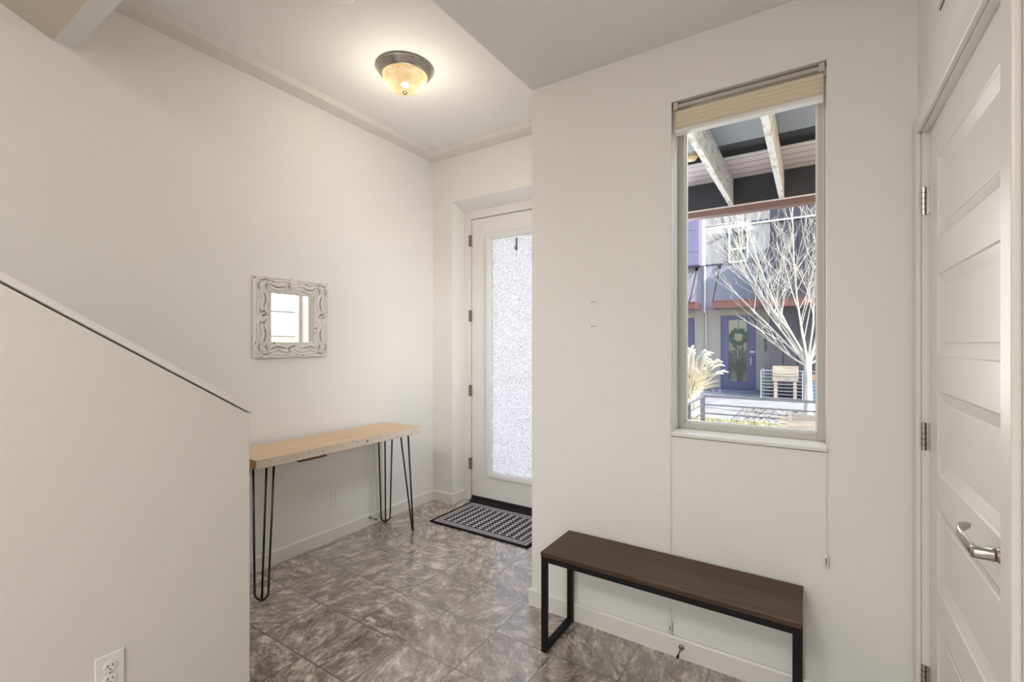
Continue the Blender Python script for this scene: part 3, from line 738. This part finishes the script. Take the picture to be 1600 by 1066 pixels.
# porch canopy over the patio
steel = mat('oxide_red_steel', (.22, .12, .11), .5)
darkp = mat('shaded_gap_dark', (.035, .037, .045), .6)  # near-black colour carries the shade of the canopy gap
struct('canopy_ceiling', MB().box(-1.04, 1.85, 2.33, 3.86, 2.90, 3.0), mat('blue_grey_soffit', (.30, .335, .37), .6))
struct('canopy_recess', MB().box(-1.04, 1.85, 3.86, 4.115, 2.935, 3.05), darkp)
pink = mat('whitewashed_boards', (.62, .53, .52), .6)
N, L = pink.node_tree.nodes, pink.node_tree.links
tc = N.new('ShaderNodeTexCoord'); sp = N.new('ShaderNodeSeparateXYZ'); ml = N.new('ShaderNodeMath'); ml.operation = 'MULTIPLY'; ml.inputs[1].default_value = 1/.13
fr_ = N.new('ShaderNodeMath'); fr_.operation = 'FRACT'; lt = N.new('ShaderNodeMath'); lt.operation = 'LESS_THAN'; lt.inputs[1].default_value = .09
mxp = N.new('ShaderNodeMix'); mxp.data_type = 'RGBA'; mxp.inputs[6].default_value = (.62, .53, .52, 1); mxp.inputs[7].default_value = (.16, .11, .11, 1)
L.new(tc.outputs['Object'], sp.inputs[0]); L.new(sp.outputs[1], ml.inputs[0]); L.new(ml.outputs[0], fr_.inputs[0]); L.new(fr_.outputs[0], lt.inputs[0]); L.new(lt.outputs[0], mxp.inputs[0]); L.new(mxp.outputs[2], N['Principled BSDF'].inputs['Base Color'])
struct('canopy_riser', MB().box(-1.04, 1.85, 4.115, 4.13, 2.897, 3.05), darkp)
struct('canopy_boards', MB().box(-1.04, 1.85, 4.13, 4.66, 2.89, 2.93), pink)
struct('canopy_lip', MB().box(-1.04, 1.85, 4.112, 4.13, 2.882, 2.897), mat('white_lip', (.85, .83, .82), .5))
joist = mat('white_beam', rough=.6); noise_color(joist, (.50, .47, .42), (.80, .79, .75), 8, 6, .35, .5, stretch=(4, 1, 4))
for i, (x, lab) in enumerate(((-.646, 'white painted joist under the porch roof, left one of the two'), (-.246, 'white painted joist under the porch roof, right one of the two'))):
    o = MB().box(x, x+.040, 2.335, 4.66, 2.65, 2.885).build('porch_joist', joist)
    tag(o, lab, 'beam', 'white joists under the porch roof')
cor = mat('dark_header_board', (.035, .037, .045), .6)
hb = MB().box(-1.04, 1.85, 4.665, 4.70, 2.64, 2.93).build('porch_header', cor); tag(hb, 'dark header board at the outer edge of the porch roof', 'beam')
b = MB().box(-1.04, 1.85, 4.665, 4.76, 2.583, 2.640); o = b.build('porch_fascia', steel); tag(o, 'long reddish brown steel edge beam of the porch roof', 'beam')
MB().box(-1.04, 1.85, 4.655, 4.665, 2.636, 2.648).build('white_edge', mat('white_edge_paint', (.8, .78, .76), .5), o)
pl = thing('porch_lamp', 'small yellowish porch lamp under the roof beside the left joist', 'lamp', (-.83, 3.98, 2.935))
MB().lathe([(.05, 0), (.055, -.01), (.05, -.02)], (-.83, 3.98, 2.935), 20).build('lamp_base', M['nickel'], pl)
MB().lathe([(.045, -.018), (.05, -.035), (.035, -.055), (.005, -.062)], (-.83, 3.98, 2.935), 20).build('lamp_glass', mat('amber_glass', (.80, .62, .30), .3), pl)

# near railing
rl = mat('grey_rail_paint', (.17, .17, .195), .5)
def railing(name, label, pts, ztop, n, gap, zb_, pr, rr, post_at, rm=rl, topbar=True):
    t_ = thing(name, label, 'railing', (pts[0][0], pts[0][1], zb_))
    if topbar:
        b = MB()
        for a, c in zip(pts, pts[1:]):
            A, C = Vector((*a, ztop)), Vector((*c, ztop)); dd = (C-A); ln = dd.length; ang = math.atan2(dd.y, dd.x)
            b.box(-pr, ln+pr, -pr*1.1, pr*1.1, -.012, .012, Matrix.Translation(A) @ Matrix.Rotation(ang, 4, 'Z'))
        b.build('top_rail', rm, t_)
    for k in range(1, n):
        z = ztop - gap*k
        if z < zb_+.04: break
        MB().tube([(x, y, z) for x, y in pts], rr, 6).build('cross_rail', rm, t_) if len(pts) == 2 else None
        if len(pts) > 2:
            b = MB()
            for a, c in zip(pts, pts[1:]): b.tube([(*a, z), (*c, z)], rr, 6)
            b.build('cross_rail', rm, t_)
    for x, y in post_at:
        MB().box(x-pr, x+pr, y-pr, y+pr, zb_, ztop-.012).build('post', rm, t_)
railing('metal_railing', 'grey metal railing with horizontal rods round the near patio', [(-1.035, 3.50), (-1.035, 5.55), (2.1, 5.55)], .800, 10, .096, GZ, .022, .008, [(-1.035, 5.55), (-1.035, 4.83), (-1.035, 3.52), (1.0, 5.55), (2.1, 5.55)])
railing('metal_railing', 'thin metal railing on the far porch beside the blue grey door', [(-1.20, 16.2), (-1.20, 14.55), (.6, 14.55)], .66, 9, .092, GZ, .016, .008, [(-1.20, 14.55), (-1.20, 15.4), (-.22, 14.55), (.6, 14.55)], rm=mat('pale_rail_paint', (.42, .42, .46), .4))

# planter boxes
wd = mat('weathered_cedar', rough=.85, spec=.1); noise_color(wd, (.30, .27, .23), (.58, .54, .48), 6, 6, .3, .7, stretch=(.6, 3, 9))
pb = thing('planter_box', 'long weathered wooden planter box by the near railing', 'planter', (.2, 5.1, GZ))
for i in range(4):
    MB().box(-.175, 1.1, 4.94, 4.965, GZ+.03+i*.204, GZ+.03+i*.204+.197).build('side_board', wd, pb)
MB().box(-.175, 1.1, 5.35, 5.375, GZ+.03, GZ+.84).build('side_board', wd, pb)
for x in (-.20, 1.1):
    MB().box(x, x+.025, 4.94, 5.375, GZ+.03, GZ+.84).build('end_board', wd, pb)
for x in (-.255, 1.1):
    MB().box(x, x+.05, 4.915, 4.962, GZ, GZ+.865).build('corner_post', wd, pb)
MB().box(-.17, 1.09, 4.97, 5.345, GZ+.1, GZ+.73).build('soil_fill', mat('potting_soil', (.06, .045, .03), .95), pb)
pb = thing('raised_planter', 'raised wooden planter on tall legs on the far porch behind the railing', 'planter', (-.62, 14.9, GZ))
wd2 = mat('pale_cedar', rough=.8, spec=.1); noise_color(wd2, (.42, .33, .24), (.74, .66, .54), 5, 5, .3, .7, stretch=(.6, 3, 9))
for z0_, z1_ in ((.575, .775), (.365, .565)):
    MB().box(-.93, -.33, 14.70, 14.73, z0_, z1_).build('front_board', wd2, pb)
MB().box(-.93, -.33, 15.07, 15.10, .365, .775).build('back_board', wd2, pb)
for x in (-.93, -.36): MB().box(x, x+.03, 14.73, 15.07, .365, .775).build('end_board', wd2, pb)
for x in (-.90, -.44):
    for y in (14.732, 14.99): MB().box(x, x+.08, y, y+.08, GZ, .365 if y > 14.8 else .365).build('leg', wd2, pb)
MB().box(-.90, -.36, 14.74, 15.06, .40, .755).build('soil_fill', mat('dark_soil', (.05, .04, .03), .95), pb)
sb = thing('storage_box', 'blue storage box with an orange wood lid at the right window edge', 'storage box', (.25, 14.9, GZ))
MB().box(-.06, .55, 14.65, 15.1, GZ, .42).build('body', mat('blue_plastic', (.16, .25, .42), .5), sb)
MB().box(-.08, .57, 14.62, 15.12, .42, .56).build('lid', mat('orange_wood', (.55, .28, .12), .7), sb)

# far building
lav = mat('lavender_paint', (.25, .245, .40), .8, spec=.2, bump=(6, .1, .01))
stu = mat('lavender_grey_stucco', (.42, .41, .50), .9, spec=.1)
bei = mat('greige_stucco', (.46, .42, .38), .9, spec=.1)
pnl = mat('pale_grey_panel', rough=.7); noise_color(pnl, (.30, .31, .33), (.44, .45, .46), 2.5, 4, .35, .65, stretch=(3, 1, .6))
chl = mat('dark_blue_grey_siding', (.085, .085, .115), .7, spec=.2)
wht = mat('white_building_trim', (.80, .78, .74), .6)
F = 16.3
bd = thing('town_house', 'lavender and grey town house with a purple door across the courtyard', 'building', (-2, F, GZ))
MB().box(-3.0, -1.08, F, F+.4, 2.42, 3.95).build('stucco_wall', stu, bd)
b = MB(); b.box(-3.3, -2.60, F, F+.4, GZ-.2, 2.42); b.box(-1.38, -1.08, F, F+.4, GZ-.2, 2.42); b.box(-2.60, -1.38, F, F+.4, 2.36, 2.42); b.box(-2.60, -1.38, F, F+.4, GZ-.2, GZ+.02)
b.build('lower_wall', bei, bd)
MB().box(-9, -3.0, F-.02, F+.4, 2.42, 3.95).build('stucco_wall', stu, bd)
b = MB(); b.box(-9, -4.3, F, F+.4, GZ-.2, 2.42); b.box(-3.3, -3.28, F-.01, F, GZ, 2.42)
b.build('lower_wall', bei, bd)
lw = MB().box(-9, -3.06, F-.55, F+.4, 3.93, 9).build('lavender_volume', lav, bd)
b = MB()
for z in (4.35, 5.05, 6.0): b.box(-9, -3.06, F-.556, F-.55, z, z+.012)
b.build('panel_joint', mat('joint_grey', (.16, .15, .24), .8), lw)  # darker thin strips along the panel joints
pw = MB()
pw.box(-3.06, -2.42, F-.03, F+.4, 3.96, 9); pw.box(-1.72, -1.1, F-.03, F+.4, 3.96, 9); pw.box(-2.42, -1.72, F-.03, F+.4, 5.22, 9)
pw.build('upper_panels', pnl, bd)
MB().box(-2.42, -2.26, F+.02, F+.4, 3.96, 5.22).build('recess_strip', lav, bd)
b = MB()
b.box(-3.05, -2.96, F-.12, F-.03, 3.96, 9); b.build('corner_trim', wht, bd)
b = MB(); b.box(-2.96, .9, F-.07, F-.03, 5.13, 5.18); b.build('belt_trim', wht, bd)
b = MB(); b.box(-2.96, .9, F-.06, F-.03, 5.19, 5.235); b.box(-2.96, -2.42, F-.045, F-.03, 3.96, 3.99); b.box(-2.44, -2.38, F-.05, F-.03, 5.24, 9); b.box(-1.78, -1.72, F-.05, F-.03, 5.24, 9)
b.build('dark_reveal', mat('reveal_grey', (.10, .10, .15), .7), bd)
wn = MB(); wn.box(-2.26, -2.22, F-.06, F, 3.97, 5.13); wn.box(-1.74, -1.70, F-.06, F, 3.97, 5.13); wn.box(-2.22, -1.74, F-.06, F, 5.09, 5.13); wn.box(-2.22, -1.74, F-.06, F, 3.97, 4.03); wn.box(-2.22, -1.74, F-.05, F, 4.38, 4.44)
wf = wn.build('window_frame', wht, bd)
MB().box(-2.22, -1.74, F-.01, F+.02, 4.03, 5.12).build('window_glass', M['upper_glass'], wf)
MB().box(-2.42, -1.72, F-.01, F+.3, 3.90, 3.97).build('window_base', mat('window_base_lavender', (.20, .19, .30), .7), bd)
MB().tube([(-2.965, F-.08, 2.4), (-2.965, F-.08, 3.93)], .035, 10).build('downspout', wht, bd)
MB().tube([(-2.93, F-.05, GZ), (-2.93, F-.05, 2.4)], .03, 10).build('downspout', mat('pale_downspout', (.55, .53, .50), .6), bd)
MB().box(-2.54, -2.44, F-.19, F-.03, 4.82, 4.87).build('wall_bracket', mat('bracket_grey', (.16, .15, .2), .6), bd)
MB().box(-3.3, -1.08, F-.03, F, 2.40, 2.50).build('lintel_band', bei, bd)
# door with wreath
dr = MB()
dr.box(-2.50, -2.27, F+.04, F+.09, -.10, 2.30); dr.box(-1.75, -1.48, F+.04, F+.09, -.10, 2.30); dr.box(-2.27, -1.75, F+.04, F+.09, -.10, .20); dr.box(-2.27, -1.75, F+.04, F+.09, 2.15, 2.30)
pur = mat('purple_door_paint', (.15, .137, .27), .5)
do = dr.build('house_door', pur, bd)
MB().box(-2.27, -1.75, F+.06, F+.07, .20, 2.15).build('door_glass', M['far_glass'], do)
b = MB(); b.tube([(-1.62, F+.04, .72), (-1.62, F-.02, .74), (-1.62, F-.02, .98), (-1.62, F+.04, 1.0)], .014, 8); b.lathe([(.03, .04), (.03, .02)], (-1.62, F, 1.14), 12, 'y'); b.lathe([(.03, .04), (.03, .02)], (-1.55, F, 1.14), 12, 'y')
b.build('door_pull', mat('bright_pull', (.8, .78, .74), .25, metal=.6), do)
b = MB(); b.box(-2.60, -2.50, F+.0, F+.1, -.13, 2.36); b.box(-1.48, -1.38, F+.0, F+.1, -.13, 2.36); b.box(-2.50, -1.48, F+.0, F+.1, 2.30, 2.36)
b.build('door_surround', mat('surround_greige', (.44, .38, .36), .7), bd)
MB().box(-2.7, -1.35, F-.35, F, GZ, -.05).build('door_step', mat('step_grey', (.30, .27, .34), .8), bd)
wr = thing('wreath', 'round green wreath hanging on the purple door across the courtyard', 'wreath', (-2.0, F-.02, 1.62))
random.seed(5)
b = MB()
for i in range(420):
    a = random.uniform(0, 6.28); rr = random.gauss(.215, .035); c0 = Vector((-2.0+rr*math.cos(a), F+.02+random.uniform(-.04, .015), 1.60+rr*math.sin(a))); d_ = Vector((random.gauss(0, 1), random.gauss(0, .4), random.gauss(0, 1))).normalized(); e_ = d_.cross(Vector((0, 1, 0)))*.018
    l_ = random.uniform(.05, .09)
    b.bm.faces.new([b.bm.verts.new(p) for p in (c0-d_*l_*.5, c0+e_, c0+d_*l_*.5, c0-e_)])
b.build('leaves', mat('wreath_green', (.10, .17, .13), .7), wr)
MB().box(-2.01, -1.985, F+.015, F+.03, 1.80, 2.20).build('ribbon', mat('ribbon_white', (.5, .52, .52), .6), wr)
MB().box(-2.0, -1.98, F+.015, F+.03, .95, 1.40).build('ribbon', mat('ribbon_pale', (.4, .43, .45), .6), wr)
# neighbour at left: second purple door
d3 = MB().box(-4.2, -3.30, F+.04, F+.09, -.10, 2.26).build('house_door', pur, bd)
MB().box(-3.95, -3.55, F+.02, F+.038, .2, 2.1).build('door_glass', M['far_glass'], d3)
b = MB(); b.box(-4.3, -4.2, F, F+.1, -.1, 2.36); b.box(-4.2, -3.28, F, F+.1, 2.26, 2.42); b.build('door_surround', bei, bd)
# red awnings on rods
redp = mat('brick_red_awning', (.21, .085, .075), .55)
def awning(x0, x1, yb, dep, z0, z1, rods, label):
    a = thing('door_awning', label, 'awning', ((x0+x1)/2, yb, z0)); a['group'] = 'red awnings over the far doors'
    b = MB(); b.box(x0, x1, yb-dep, yb-dep+.05, z0, z1); b.box(x0, x0+.05, yb-dep+.05, yb, z0, z1); b.box(x1-.05, x1, yb-dep+.05, yb, z0, z1)
    b.box(x0-.02, x1+.02, yb-dep-.02, yb-dep+.0, z1-.03, z1+.0); b.box(x0-.02, x1+.02, yb-dep-.02, yb-dep+.0, z0-.0, z0+.03)
    b.build('frame', redp, a)
    MB().box(x0+.05, x1-.05, yb-dep+.05, yb, z1-.05, z1-.02).build('deck', mat('awning_deck', (.30, .08, .07), .7), a)
    for x in rods:
        MB().tube([(x-.10, yb-dep+.1, z1), (x, yb, z1+1.15)], .014, 6).build('rod', M['metal_dark'], a)
        MB().box(x-.04, x+.04, yb-.05, yb, z1+1.1, z1+1.2).build('rod_anchor', M['metal_dark'], a)
awning(-2.62, -1.22, F-.03, .75, 2.50, 2.73, (-2.52, -1.35), 'brick red awning above the purple door with the wreath')
awning(-4.6, -3.12, F-.03, .75, 2.50, 2.73, (-3.22,), 'brick red awning cut by the left window edge')
# wall lamp and numbers
wl = thing('wall_lantern', 'small pale wall lamp on the pillar right of the purple door', 'wall lamp', (-1.24, F, 1.92))
MB().box(-1.29, -1.19, F-.03, F, 1.84, 2.02).build('back_plate', M['metal_dark'], wl)
MB().box(-1.31, -1.15, F-.14, F-.03, 1.86, 2.01).build('lamp_glass', mat('frosted_lamp', (.85, .80, .62), .5), wl)
fc = bpy.data.curves.new('digits', 'FONT'); fc.extrude = .01; fc.size = .17; fc.align_x = 'CENTER'
for i, ch in enumerate('8027'):
    fc.body = ch
    to = bpy.data.objects.new('t', fc); col.objects.link(to); bpy.context.view_layer.update()
    me = bpy.data.meshes.new_from_object(to.evaluated_get(bpy.context.evaluated_depsgraph_get())); bpy.data.objects.remove(to)
    o = bpy.data.objects.new('house_number_digit', me); col.objects.link(o); me.materials.clear(); me.materials.append(M['metal_dark'])
    o.location = (-1.225, F-.012, 1.60 - i*.155); o.rotation_euler = (R(90), 0, 0)
    tag(o, 'dark digit ' + ch + ' of the house number right of the purple door', 'house number', 'house number digits')
# right neighbour, dark and standing forward
rb = thing('town_house', 'dark blue grey town house standing forward at the right window edge', 'building', (2, 15.4, GZ))
MB().box(-1.06, 6, 15.40, F+.4, GZ-.2, 4.38).build('front_volume', chl, rb)
b = MB(); b.box(-1.10, 6, F-.02, F+.4, 4.38, 9); b.build('upper_wall', chl, rb)
b = MB()
for x in (-.7, -.35, .0, .35): b.box(x, x+.012, 15.39, 15.40, GZ, 4.38)
for z in (2.9, 3.6): b.box(-1.06, 6, 15.39, 15.40, z, z+.02)
b.build('siding_joint', mat('siding_joint_dark', (.03, .03, .045), .7), rb)
awning(-1.04, 2.2, 15.39, .7, 2.42, 2.62, (.9,), 'sunlit red awning on the dark house behind the tree')
# added screen of bars outside the side window, stand-in for lines in the mirror
wh = thing('stand_in_screen', 'added grey bar screen standing in for lines reflected in the mirror', 'screen', (1.9, 5, GZ))
gm = mat('screen_grey', (.34, .34, .36), .6)
for z in (1.50, 1.92, 2.34, 2.76):
    MB().box(1.9, 1.92, 3.60, 5.40, z, z+.022).build('cross_bar', gm, wh)
for y in (3.62, 4.22, 4.82, 5.38):
    MB().box(1.90, 1.93, y, y+.018, GZ, 2.9).build('upright', gm, wh)

# ornamental grass clumps
def grass_clump(x, y, h_, n, seed, label, np_=None, rad=.55):
    random.seed(seed)
    t_ = thing('ornamental_grass', label, 'grass clump', (x, y, GZ)); t_['group'] = 'feathery grass clumps'
    b = MB()
    for i in range(n):
        a = random.uniform(0, 6.28); k = random.random()**.7; hh = h_*random.uniform(.55, .95); r_ = rad*k*random.uniform(.6, 1.2)
        bx, by = x+random.gauss(0, .06), y+random.gauss(0, .06); dx, dy = math.cos(a), math.sin(a)
        P = [Vector((bx+dx*r_*s*s, by+dy*r_*s*s, GZ+hh*(s - .35*k*s*s*s))) for s in (0, .35, .7, 1.0)]
        b.tube(P, [.009, .008, .006, .002], 3, cap=False)
    b.build('blades', mat('straw_blade', (.74, .68, .52), .8), t_)
    for i in range(np_ or 26):
        a = random.uniform(0, 6.28); k = random.random()**.6; r_ = rad*1.15*k; hh = h_*random.uniform(.78, 1.06)*(1-.35*k*k)
        dx, dy = math.cos(a), math.sin(a)
        P0 = Vector((x+dx*r_*.7, y+dy*r_*.7, GZ+hh*.8)); P1 = Vector((x+dx*r_*.95, y+dy*r_*.95, GZ+hh*.98)); P2 = Vector((x+dx*(r_*1.0+.10*k+.03), y+dy*(r_*1.0+.10*k+.03), GZ+hh*1.03)); P3 = Vector((x+dx*(r_+.20*k+.05), y+dy*(r_+.20*k+.05), GZ+hh*(1.04-.06*k)))
        b = MB(); b.tube([(x, y, GZ+.1), P0], [.004, .003], 4); b.tube([P0, P1, P2, P3], [.008, .030, .034, .010], 7)
        b.build('seed_plume', mat_pl, t_, smooth=True)
mat_pl = mat('cream_plume', (.82, .77, .66), .9, spec=.1)
grass_clump(-2.46, 11.6, 1.42, 900, 1, 'large pale feathery grass clump left of the purple door', 70, .62)
grass_clump(-3.05, 10.8, 1.25, 600, 2, 'pale feathery grass clump cut by the left window edge', 26, .55)

# bare tree
bark = mat('pale_bark', rough=.85, spec=.1); noise_color(bark, (.52, .47, .42), (.80, .77, .72), 8, 5, .3, .6, stretch=(1, 1, .3))
TXp, TYp = -.075, 11.2
tr_ = thing('bare_tree', 'leafless pale barked young tree in the courtyard', 'tree', (TXp, TYp, GZ))
random.seed(21)
MB().tube([(TXp+.02, TYp, GZ-.05), (TXp+.01, TYp, GZ+.08), (TXp, TYp, .5), (TXp-.005, TYp, .95), (TXp-.01, TYp, 1.15)], [.125, .085, .070, .066, .055], 14).build('trunk', bark, tr_, smooth=True)
twigs = MB()
def grow(p, d_, ln, r, lv, bb):
    n_ = 5; P = [p.copy()]; rs = [r]; dcur = d_.copy()
    for i in range(n_):
        dcur = (dcur + Vector((random.gauss(0, .07), random.gauss(0, .07), random.gauss(.04, .05)))).normalized()
        p = p + dcur*ln/n_; P.append(p.copy()); rs.append(r*(1-.75*(i+1)/n_))
    bb.tube(P, rs, 5 if lv > 1 else 7, cap=False)
    if lv >= 4: return
    kids = {1: 8, 2: 6, 3: 3}[lv]
    for k in range(kids):
        t_ = .18 + .78*(k+random.random())/kids
        i = min(int(t_*n_), n_-1); q = P[i].lerp(P[i+1], t_*n_-i)
        side_ = Vector((random.gauss(0, 1), random.gauss(0, 1), random.gauss(.15, .4))).normalized()
        nd = (dcur*.95 + side_*.62 + Vector((0, 0, .12))).normalized()
        grow(q, nd, ln*random.uniform(.34, .55)*(1.15-.4*t_), max(rs[i]*.52, .0034), lv+1, bb if lv < 2 else twigs)
for i in range(11):
    a = i*2.399 + random.uniform(-.2, .2); tilt = .26 + .52*((i*7) % 11)/10
    d_ = Vector((math.cos(a)*math.sin(tilt), math.sin(a)*math.sin(tilt), math.cos(tilt)))
    b = MB(); grow(Vector((TXp, TYp, .86+.022*i)), d_, random.uniform(2.9, 3.9), .022, 1, b)
    b.build('branch', bark, tr_, smooth=True)
# low limb reaching left
for (sz, dd_, ln_) in ((.92, (-.78, -.1, .50), 1.3), (.98, (-.62, .1, .70), 2.6), (.95, (.7, .1, .6), 1.8)):
    b = MB(); grow(Vector((TXp, TYp, sz)), Vector(dd_).normalized(), ln_, .024, 2, b); b.build('branch', bark, tr_, smooth=True)
tw = twigs.build('twigs', bark, tr_); tw['kind'] = 'stuff'
